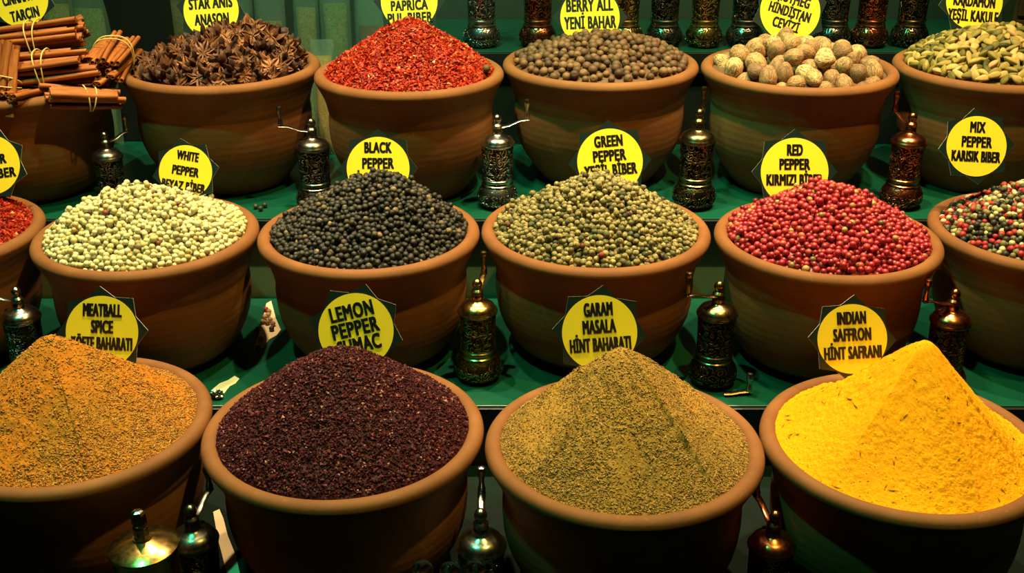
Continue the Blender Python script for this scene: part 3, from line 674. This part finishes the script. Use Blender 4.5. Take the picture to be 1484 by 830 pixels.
def sign(px, py, Y, rpx, lines, roll, label, lean=22, star=0, yaw=0):
    c = atY(px, py, Y); d = Y / ray(px, py)[1]; r = rpx / FPX * d
    root = empty('spice_sign', c); root.rotation_euler = (R_(90 - lean), 0, R_(yaw)); tag(root, label, 'sign', 'yellow spice name signs')
    base = Matrix.Rotation(R_(roll), 4, 'Z'); ro, ri = r * 1.27, r * 1.03; th = .0012
    O = [Vector(((ro if k % 2 == 0 else ri) * math.sin(k * math.pi / 8 + R_(star)), (ro if k % 2 == 0 else ri) * math.cos(k * math.pi / 8 + R_(star)), 0)) for k in range(16)]
    mb = MB(); V = [p + Vector((0, 0, -th)) for p in O] + [p.copy() for p in O]; F = [tuple(range(15, -1, -1)), tuple(range(16, 32))]
    n0 = len(mb.v); mb.add(V, F, 0); mb.add(V, [(k, (k + 1) % 16, 16 + (k + 1) % 16, 16 + k) for k in range(16)], 1)
    mb.build('star_card', [M_CARD, M_CARDEDGE], root, smooth=False)
    D = [Vector((r * math.cos(k * math.pi / 32), r * math.sin(k * math.pi / 32), 0)) for k in range(64)]
    md = MB(); md.add([p + Vector((0, 0, .0002)) for p in D] + [p + Vector((0, 0, .0007)) for p in D], [tuple(range(63, -1, -1)), tuple(range(64, 128))] + [(k, (k + 1) % 64, 64 + (k + 1) % 64, 64 + k) for k in range(64)])
    md.build('yellow_disc', M_DISC, root, smooth=False)
    vs = []; fs = []
    for txt, yo, wd, cap in lines:
        me = text_mesh(txt, wd * r, cap * r); n = len(vs)
        for q, (ex, ey) in enumerate(((-.017, -.009), (.017, -.009), (-.017, .009), (.017, .009), (0, 0))):
            n = len(vs)
            for v in me.vertices: vs.append(base @ (Vector((v.co.x + ex * r, v.co.y + (yo + ey) * r, v.co.z + .0011 + q * 2e-5))))
            fs += [tuple(i + n for i in p.vertices) for p in me.polygons]
        bpy.data.meshes.remove(me)
    me = bpy.data.meshes.new('lettering'); me.from_pydata(vs, [], fs); me.update(); new_obj('lettering', me, M_INK, root)
    return root
C3 = .33
YB3, YB2, YB1 = 2.425, 1.985, 1.525
sign(31, 0, 2.40, 39, [('CINNAMON', .12, 1.35, .40), ('TARÇIN', -.52, 1.05, .40)], 13, 'round yellow sign reading cinnamon tarçin above the cinnamon bundles', star=10)
sign(306, 15, 2.44, 40, [('STAR ANIS', .28, 1.55, .40), ('ANASON', -.30, 1.22, .40)], 4, 'round yellow sign reading star anis anason', star=8)
sign(593, 2, YB3 - .02, 41, [('PAPRICA', -.12, 1.28, .36), ('PUL BIBER', -.56, 1.56, .36)], 3, 'round yellow sign reading paprica pul biber above the red paprika flakes', star=0)
sign(855, 25, YB3 + .02, 43, [('BERRY ALL', .42, 1.55, .42), ('YENİ BAHAR', -.16, 1.72, .42)], 2, 'round yellow sign reading berry all yeni bahar behind the allspice', star=0)
sign(1145, 16, YB3, 43.5, [('NUTMEG', .42, 1.10, .34), ('HİNDİSTAN', -.02, 1.40, .34), ('CEVİZİ', -.46, .88, .34)], -17, 'tilted round yellow sign reading nutmeg hindistan cevizi', star=-14)
sign(1412, 2, YB3, 41, [('KARDAMON', .02, 1.45, .40), ('YEŞİL KAKULE', -.50, 1.75, .40)], -5, 'round yellow sign reading kardamon yeşil kakule behind the cardamom', star=-6)
sign(-14, 239, 1.99, 43, [('ACI', .62, .72, .32), ('PEPPER', .18, 1.1, .32), ('PUL BIBER', -.30, 1.62, .32)], 7, 'yellow sign cut by the left frame edge, ending biber, behind the chili flakes', star=14)
sign(269, 249, YB2, 38.5, [('WHITE', .62, .80, .34), ('PEPPER', .05, .98, .34), ('BEYAZ BİBER', -.52, 1.62, .34)], -9, 'round yellow sign reading white pepper beyaz biber', star=-8)
sign(548, 244, YB2, 45.5, [('BLACK', .68, .84, .34), ('PEPPER', .18, .98, .34), ('SİYAH BİBER', -.32, 1.6, .34)], 0, 'round yellow sign reading black pepper behind the black peppercorns', star=0)
sign(884, 234, YB2, 47.5, [('GREEN', .64, .84, .34), ('PEPPER', .20, .98, .34), ('YEŞİL BİBER', -.24, 1.58, .34)], 5, 'round yellow sign reading green pepper yeşil biber', star=-3)
sign(1151.5, 249, YB2 - .01, 49, [('RED', .66, .44, .33), ('PEPPER', .24, .88, .33), ('KIRMIZI BİBER', -.22, 1.64, .33)], 0, 'round yellow sign reading red pepper kirmizi biber', star=0)
sign(1415, 212, YB2, 43.5, [('MIX', .65, .48, .36), ('PEPPER', .16, .98, .36), ('KARISIK BIBER', -.32, 1.60, .36)], -3, 'round yellow sign reading mix pepper karisik biber', star=-4)
sign(148, 481, YB1 + .03, 52.5, [('MEATBALL', .62, 1.04, .36), ('SPICE', .16, .58, .36), ('KÖFTE BAHARATI', -.30, 1.66, .36)], -2, 'round yellow sign reading meatball spice köfte baharati', star=-2)
sign(516, 479, YB1 + .01, 54.5, [('LEMON', .55, 1.14, .40), ('PEPPER', .09, 1.24, .40), ('SUMAC', -.36, 1.14, .40)], 13, 'tilted round yellow sign reading lemon pepper sumac', star=12)
sign(869, 482, YB1 - .02, 54.5, [('GARAM', .64, .74, .37), ('MASALA', .18, .86, .37), ('HİNT BAHARATI', -.30, 1.60, .37)], 4, 'round yellow sign reading garam masala hint baharati', star=4)
sign(1235, 491, YB1 - .01, 50.5, [('INDIAN', .62, .80, .37), ('SAFFRON', .14, 1.06, .37), ('HİNT SAFRANI', -.38, 1.62, .37)], 3, 'round yellow sign reading indian saffron hint safrani', star=2)

# ------------------------------------------------------------------ grinders
METALS = {}
for nm, c, d, rg in (('silver', S((205, 200, 190)), S((60, 60, 58)), .20), ('dark', S((118, 116, 108)), S((22, 24, 24)), .28), ('brass', S((200, 170, 100)), S((60, 46, 22)), .22),
                     ('bronze', S((130, 112, 78)), S((20, 18, 16)), .26), ('copper', S((186, 112, 78)), S((54, 24, 14)), .24)):
    METALS[nm] = (metal(nm + '_polished', c, d, rg), metal(nm + '_engraved', c, d, rg + .05, True))
def grinder_proto(mk, crank=True):
    pol, eng = METALS[mk]; root = empty('spice_grinder', (0, 0, 0))
    MB().lathe([(.031, 0), (.034, .003), (.037, .008), (.0405, .0125), (.0412, .016), (.0400, .019), (.0412, .022), (.0405, .028), (.0375, .035), (.0335, .041), (.0315, .0435)], 48).build('base', eng, root)
    MB().lathe([(.0300, .0435), (.0318, .045), (.0318, .0475), (.0300, .049), (.0296, .052), (.0300, .055), (.0315, .0565), (.0315, .0585), (.0300, .060), (.0302, .0615)], 48).build('waist_ring', pol, root)
    MB().lathe([(.0298, .0615), (.0300, .070), (.0306, .090), (.0312, .110), (.0318, .126)], 48).build('body', eng, root)
    MB().lathe([(.0322, .126), (.0342, .1275), (.0348, .130), (.0342, .1325), (.0325, .134), (.0318, .136), (.028, .1415), (.021, .1455), (.0125, .148), (.0105, .150), (.0105, .158), (.0092, .160)], 48).build('cap', pol, root)
    MB().lathe([(.0085, .1445), (.0085, .1455), (.006, .1462), (.001, .1465)], 16, Matrix.Translation((.0185, 0, -.0005))).build('filler_plug', eng, root)
    if crank:
        mb = MB(); pts = [(.0, 0, .1635), (.012, 0, .1635), (.022, 0, .1645), (.034, 0, .169), (.046, 0, .1735), (.058, 0, .1745), (.064, 0, .1745)]
        mb.tube(pts, [.0085, .0068, .0058, .0052, .0054, .0060, .0050], 10, flat=(1, .28)); arm = mb.build('crank_arm', pol, root)
        MB().lathe([(.0022, .1735), (.0050, .176), (.0056, .180), (.0042, .186), (.0034, .193), (.0045, .200), (.0062, .205), (.0064, .210), (.0048, .2145), (.001, .216)], 20, Matrix.Translation((.060, 0, 0))).build('crank_knob', pol, arm)
    MB().lathe([(.0092, .160), (.0105, .162), (.0105, .167), (.0088, .169), (.0066, .171), (.0066, .1735), (.0086, .1765), (.0090, .180), (.0074, .1845), (.0040, .188), (.001, .189)], 24).build('finial', pol, root)
    return root
PROTO = {}
def grinder(mk, loc, az, scale, label, group, tilt=(0, 0)):
    if mk not in PROTO: PROTO[mk] = o = grinder_proto(mk)
    else: o = copy_tree(PROTO[mk])
    o.location = loc; o.scale = (scale,) * 3; o.rotation_euler = (R_(tilt[0]), R_(tilt[1]), R_(az)); tag(o, label, 'spice grinder', group); return o
def gpos(px, ypx, Y, shelf):
    p = atY(px, ypx, Y); return Vector((p.x, Y, SH[shelf] + .0004))
GB, GM, GF, GT = 'grinders between the back row pots', 'grinders between the middle row pots', 'grinders between the front pots', 'grinders along the top step'
# x of the base centre near the base
grinder('dark', gpos(161, 262, 2.135, 3), 55, .86, 'dark silver grinder between the cinnamon and star anise pots', GB)
grinder('dark', gpos(457, 262, 2.150, 3), 187, .98, 'dark silver grinder between the star anise and paprika pots, crank turned left', GB)
grinder('silver', gpos(721, 262, 2.165, 3), 12, 1.0, 'bright silver grinder between the paprika and allspice pots', GB)
grinder('bronze', gpos(1007, 262, 2.165, 3), 75, 1.06, 'dark bronze grinder between the allspice and nutmeg pots', GB)
grinder('copper', gpos(1309, 262, 2.165, 3), 106, 1.02, 'copper grinder between the nutmeg and cardamom pots', GB)
grinder('silver', gpos(42, 520, 1.745, 2), 176, .97, 'silver grinder between the chili and white pepper pots', GM)
grinder('brass', gpos(693, 520, 1.765, 2), 80, 1.0, 'brass grinder between the black and green pepper pots', GM)
grinder('bronze', gpos(1034, 520, 1.748, 2), 203, 1.02, 'dark bronze grinder between the green and red pepper pots', GM)
grinder('copper', gpos(1368, 520, 1.725, 2), 200, 1.0, 'copper grinder between the red and mixed pepper pots', GM)
def gfront(px, py, zc): return atZ(px, py, SH[1] + zc - CZ)
def front(mk, px, py, az, sc, label):
    p = gfront(px, py, .135 * sc); grinder(mk, (p.x, p.y, SH[1] + .0004), az, sc, label, GF)
front('dark', 281, 778, 78, .98, 'teal tinted dark grinder behind the large brass one')
front('silver', 697, 786, 90, 1.02, 'silver grinder with raised crank between the sumac and garam masala pots')
front('copper', 1119, 786, 104, .97, 'copper topped grinder between the garam masala and saffron pots')
TOPS = [(698, 'silver', 'top step grinder nearest the paprica sign'), (779, 'copper', 'copper top step grinder just left of the berry all sign'), (905, 'brass', 'brass top step grinder half hidden behind the berry all sign'), (962, 'dark', 'dark top step grinder just right of the berry all sign'),
        (1020, 'brass', 'brass green top step grinder second right of the berry all sign'), (1079, 'dark', 'dark top step grinder just left of the nutmeg sign'), (1206, 'dark', 'dark top step grinder just right of the nutmeg sign'), (1260, 'copper', 'golden copper top step grinder second right of the nutmeg sign'), (1318, 'bronze', 'dark bronze top step grinder left of the kardamon sign')]
for i, (px, mk, lb) in enumerate(TOPS): grinder(mk, gpos(px, 50, 2.625, 4), 40 + 77 * i, 1.04, lb, GT)
# big brass grinder without its crank
big = empty('spice_grinder', (0, 0, 0)); pol, eng = METALS['brass']
MB().lathe([(.040, 0), (.046, .004), (.050, .012), (.050, .030), (.044, .040), (.041, .046)], 48).build('base', eng, big)
bd = MB(); bd.lathe([(.0405, .046), (.0405, .080), (.041, .120), (.0412, .150), (.0415, .180)], 24).build('body', pol, big)
MB().lathe([(.0420, .180), (.0445, .182), (.0452, .1845), (.0445, .187), (.041, .189), (.030, .1935), (.018, .197), (.012, .1985), (.012, .201)], 64).build('cap', pol, big)
MB().lathe([(.0098, .200), (.0098, .216), (.0088, .2175), (.0088, .2205), (.0098, .222), (.0092, .236), (.0075, .240), (.004, .2415)], 6).build('shaft', METALS['silver'][0], big, smooth=False)
p = atZ(212, 790, SH[1] + .187 - CZ); big.location = (p.x, p.y, SH[1] + .0004); big.rotation_euler = (0, R_(-1), R_(12))
tag(big, 'large brass grinder without crank, square shaft standing up from its cap', 'spice grinder', GF)
# a loose crank lying at the foot of the bronze grinder
lc = MB(); lc.tube([(0, 0, .004), (.012, 0, .004), (.024, .003, .005), (.038, .006, .006), (.046, .006, .006)], [.0075, .006, .0055, .006, .005], 10, flat=(1, .3))
o = lc.build('grinder_crank', METALS['bronze'][0]); MB().lathe([(.0022, .004), (.0055, .007), (.0058, .012), (.004, .018), (.0036, .024), (.0062, .031), (.0064, .036), (.0045, .041), (.001, .042)], 20, Matrix.Translation((.043, .006, 0))).build('crank_knob', METALS['silver'][0], o)
p = atZ(1049, 574, SH[2] - CZ); o.location = (p.x, p.y + .003, SH[2] + .0005); o.rotation_euler.z = R_(-4); tag(o, 'loose grinder crank with upright knob at the foot of the bronze grinder', 'crank')

# glass stoppered vials at the front
tg = NT('clear_glass'); tg.set(.02, 0); tg.b.inputs['Transmission Weight'].default_value = 1; tg.b.inputs['Base Color'].default_value = (.93, 1, .95, 1); tg.b.inputs['IOR'].default_value = 1.46; M_GLASS = tg.m
vial = empty('glass_vial', (0, 0, 0))
MB().lathe([(.016, .001), (.0185, .003), (.0185, .15), (.014, .158), (.009, .163), (.009, .176), (.0105, .178), (.0105, .180), (.0075, .180), (.0075, .165), (.012, .155), (.0165, .148), (.0165, .006), (.001, .005)], 32).build('bottle', M_GLASS, vial)
MB().lathe([(.0072, .168), (.0072, .180)] + [(.0133 * math.sin(R_(a)), .1935 - .0133 * math.cos(R_(a))) for a in range(35, 176, 10)] + [(.0003, .2068)], 32).build('ball_stopper', M_GLASS, vial)
for i, (px, py, lb) in enumerate(((612, 826, 'glass vial with ball stopper, the one beside the sumac pot'), (652, 828, 'glass vial with ball stopper, middle of the three'), (689, 826, 'glass vial with ball stopper, right in front of the silver grinder'))):
    o = vial if i == 0 else copy_tree(vial); p = atZ(px, py, SH[1] + .1935 - CZ); o.location = (p.x, p.y, SH[1] + .0004); tag(o, lb, 'vial', 'glass vials with ball stoppers')

# ------------------------------------------------------------------ herb packets behind the back row, left
def film():
    t = NT('clear_film'); out = t.t.nodes['Material Output']; tr = t.n('ShaderNodeBsdfTransparent'); gl = t.n('ShaderNodeBsdfGlossy'); gl.inputs['Roughness'].default_value = .12; mx = t.n('ShaderNodeMixShader')
    df = t.n('ShaderNodeBsdfDiffuse'); df.inputs[0].default_value = S((150, 188, 172)); m2 = t.n('ShaderNodeMixShader'); m2.inputs[0].default_value = .6; t.l(gl.outputs[0], m2.inputs[1]); t.l(df.outputs[0], m2.inputs[2])
    mx.inputs[0].default_value = .26; t.l(tr.outputs[0], mx.inputs[1]); t.l(m2.outputs[0], mx.inputs[2])
    b = t.n('ShaderNodeBump'); b.inputs['Strength'].default_value = .5; b.inputs['Distance'].default_value = .004; t.l(t.noise(30, 3, .6, dist=1), b.inputs['Height']); t.l(b.outputs[0], gl.inputs['Normal']); t.l(mx.outputs[0], out.inputs[0]); return t.m
M_FILM = film()
def herb(name, a, b): 
    t = NT(name); n = t.noise(190, 6, .75, dist=2); t.col(t.ramp(n, [(.3, a), (.55, b), (.75, tuple(min(1, x * 1.8) for x in b[:3]) + (1,))])); t.bump(n, 1, .004); return t.set(.8, 0, .2)
M_H1 = herb('dried_green_herb', S((30, 40, 20)), S((128, 140, 76))); M_H2 = herb('dried_olive_herb', S((50, 46, 22)), S((160, 148, 86))); M_H3 = herb('dried_red_herb', S((40, 14, 9)), S((120, 52, 32)))
M_LID = plain('blue_green_label', S((60, 120, 140)), .4)
def pillow(w, h, d, nx=10, nz=14):
    V = []; F = []
    for sgn in (1, -1):
        for j in range(nz + 1):
            for i in range(nx + 1):
                u = i / nx * 2 - 1; v = j / nz * 2 - 1; b = (1 - abs(u) ** 2.6) ** .6 * (1 - max(0, v) ** 3 * .9) * (1 - max(0, -v) ** 8) ** .5
                V.append((u * w / 2, sgn * (d / 2 * b + .0006), j / nz * h))
    o = (nx + 1) * (nz + 1)
    for j in range(nz):
        for i in range(nx):
            a = j * (nx + 1) + i; F.append((a, a + 1, a + nx + 2, a + nx + 1)); F.append((o + a + 1, o + a, o + a + nx + 1, o + a + nx + 2))
    for j in range(nz):
        for i in (0, nx):
            a = j * (nx + 1) + i; F.append((a, a + nx + 1, o + a + nx + 1, o + a))
    for i in range(nx):
        F.append((i, i + 1, o + i + 1, o + i)); a = nz * (nx + 1) + i; F.append((a, a + 1, o + a + 1, o + a))
    return MB().add(V, F)
def packet(px, Y, ytop, wpx, herbm, fill, label, z0, az=0, lean=6):
    a = atY(px, 60, Y); d = (Y * CP - (a.z - CZ) * SP); wd = wpx / FPX * d; top = atY(px, ytop, Y).z; h = top - z0
    root = empty('herb_packet', (a.x, Y, z0), (R_(-lean), 0, R_(az))); tag(root, label, 'herb packet', 'clear packets of dried herbs')
    pillow(wd, h, min(.06, wd * .55)).build('clear_bag', M_FILM, root)
    pillow(wd * .76, h * fill, min(.052, wd * .46)).build('dried_herbs', herbm, root).location = (0, 0, .003)
z3 = SH[3] + .0005
packet(392, 2.60, -42, 44, M_H2, .70, 'clear packet of olive dried herbs right behind the star anise heap', z3, 4)
packet(441, 2.63, -40, 38, M_H2, .78, 'narrow clear packet of olive herbs, second from the star anise sign', z3, -6)
packet(487, 2.61, -42, 44, M_H1, .80, 'clear packet of green herbs just left of the dark red one', z3, 5)
packet(537, 2.64, -36, 50, M_H3, .68, 'clear packet of dark red herbs beside the paprica sign', z3, -3)
packet(343, 2.68, -40, 48, M_H1, .74, 'clear packet of green herbs behind the star anis sign', z3, 3)
packet(266, 2.70, -40, 50, M_H1, .80, 'dim packet of green herbs between the black post and star anis sign', z3, 2)
packet(83, 2.56, -30, 46, M_H2, .84, 'clear packet of olive herbs beside the cinnamon sign', z3, 5)
packet(128, 2.58, -34, 62, M_H1, .80, 'clear packet of dark green herbs left of the black post', z3, -4)
packet(464, 2.50, 60, 34, herb('yellow_herb', S((150, 110, 30)), S((210, 170, 60))), .85, 'small ochre yellow packet low between the star anise and paprika pots', z3, 2)

# wooden drawer cabinet at the right end of the top step
M_WOOD = plain('dark_brown_wood', S((92, 52, 30)), .5, nz=.3, scale=14)
p = atY(1478, 20, 2.72); cb_ = empty('drawer_cabinet', (p.x + .04, 2.72, SH[4] + .0005)); tag(cb_, 'small dark brown wooden drawer cabinet on the top step at the right frame edge', 'cabinet')
bevel(MB().box((0, 0, .11), (.16, .12, .22)).build('carcass', M_WOOD, cb_, smooth=False))
for k in range(4):
    d_ = bevel(MB().box((0, -.063, .03 + k * .053), (.145, .012, .044)).build('drawer', M_WOOD, cb_, smooth=False)); MB().lathe([(.003, 0), (.003, .006), (.006, .009), (.005, .013), (.001, .014)], 16, Matrix.Translation((0, -.069, .03 + k * .053)) @ Matrix.Rotation(R_(90), 4, 'X')).build('knob', METALS['brass'][0], d_)

# ------------------------------------------------------------------ loose peppercorns on the steps
lp = tris('loose_peppercorn', ICO2[0] * .0052, ICO2[1]); kinds = []
for m, nm in ((MAT_WHITE, 'white'), (MAT_BLACK, 'black'), (MAT_RED, 'red')):
    q = lp.copy(); q.materials.append(grain('loose_' + nm, [(0, {'white': S((214, 190, 140)), 'black': S((44, 40, 34)), 'red': S((180, 40, 40))}[nm]), (1, {'white': S((170, 130, 90)), 'black': S((80, 66, 50)), 'red': S((200, 70, 60))}[nm])], .5, .3, 300, .4, 'object')); kinds.append((q, nm))
first = {}
def loose(px, py, Z, k, where):
    me, nm = kinds[k]; key = (nm, where)
    if key not in first: o = first[key] = new_obj('peppercorn', me); tag(o, 'loose %s peppercorn lying on %s' % (nm, where), 'peppercorn', 'loose %s peppercorns on %s' % (nm, where))
    else: o = first[key].copy(); COL.objects.link(o)
    p = atZ(px, py, Z - CZ); o.location = (p.x, p.y, Z + .0062)
for px, py, k in ((386, 452, 2), (389, 460, 0), (384, 463, 0), (392, 467, 0), (388, 471, 0), (394, 480, 1), (374, 481, 1), (378, 495, 0), (374, 508, 1), (381, 470, 0), (396, 473, 0), (390, 455, 0)): loose(px, py, SH[2], k, 'the step between the white and black pepper pots')
for px, py, k in ((371, 303, 1), (378, 306, 1), (384, 301, 1)): loose(px, py, SH[3], k, 'the step below the star anise pot')

# ------------------------------------------------------------------ thin flat cream patches on the steps
M_CREAM = plain('cream_patch_tone', S((232, 214, 176)), .7, nz=.06)
def patch(pts, Z, label):
    P = [atZ(x, y, Z - CZ) for x, y in pts]; c = sum(P, Vector()) / len(P); n = len(P); mb = MB()
    mb.add([p - c for p in P] + [p - c + Vector((0, 0, .0006)) for p in P], [tuple(range(n - 1, -1, -1)), tuple(range(n, 2 * n))] + [(k, (k + 1) % n, n + (k + 1) % n, n + k) for k in range(n)])
    o = mb.build('cream_patch', M_CREAM, None, smooth=False); o.location = c; o.location.z = Z + .0003; tag(o, label, 'patch', 'cream patches on the steps')
patch([(368, 506), (378, 476), (386, 440), (393, 436), (400, 462), (407, 478), (401, 486), (390, 492), (382, 504)], SH[2], 'thin cream patch strewn with peppercorns between the white and black pots')
patch([(306, 566), (318, 556), (331, 551), (340, 545), (347, 549), (341, 556), (333, 560), (325, 570), (312, 576)], SH[2], 'thin cream patch behind the rim where the meatball and sumac pots meet')
patch([(309, 742), (318, 738), (324, 752), (330, 776), (342, 806), (352, 850), (336, 856), (326, 820), (316, 782)], SH[1], 'thin cream patch on the lowest step beside the sumac pot')

o = tag(new_obj('allspice_berry', bm_[1]), 'single allspice berry strayed onto the edge of the paprika pot', 'berry'); pp = POTS['papr']
o.location = (pp[0] + .158, pp[1] - .055, pp[2] + CZ + .014)
g = np.random.default_rng(5); V = ICO3[0] * (1 + .35 * g.uniform(-1, .3, (len(ICO3[0]), 1))) * np.array([.013, .009, .008])
o = new_obj('crumpled_foil', tris('crumpled_foil', V, ICO3[1], False), METALS['silver'][0]); p = atZ(315, 577, SH[2] - CZ); o.location = (p.x, p.y, SH[2] + .008)
tag(o, 'small crumpled piece of silver foil behind the meatball spice pot rim', 'foil')
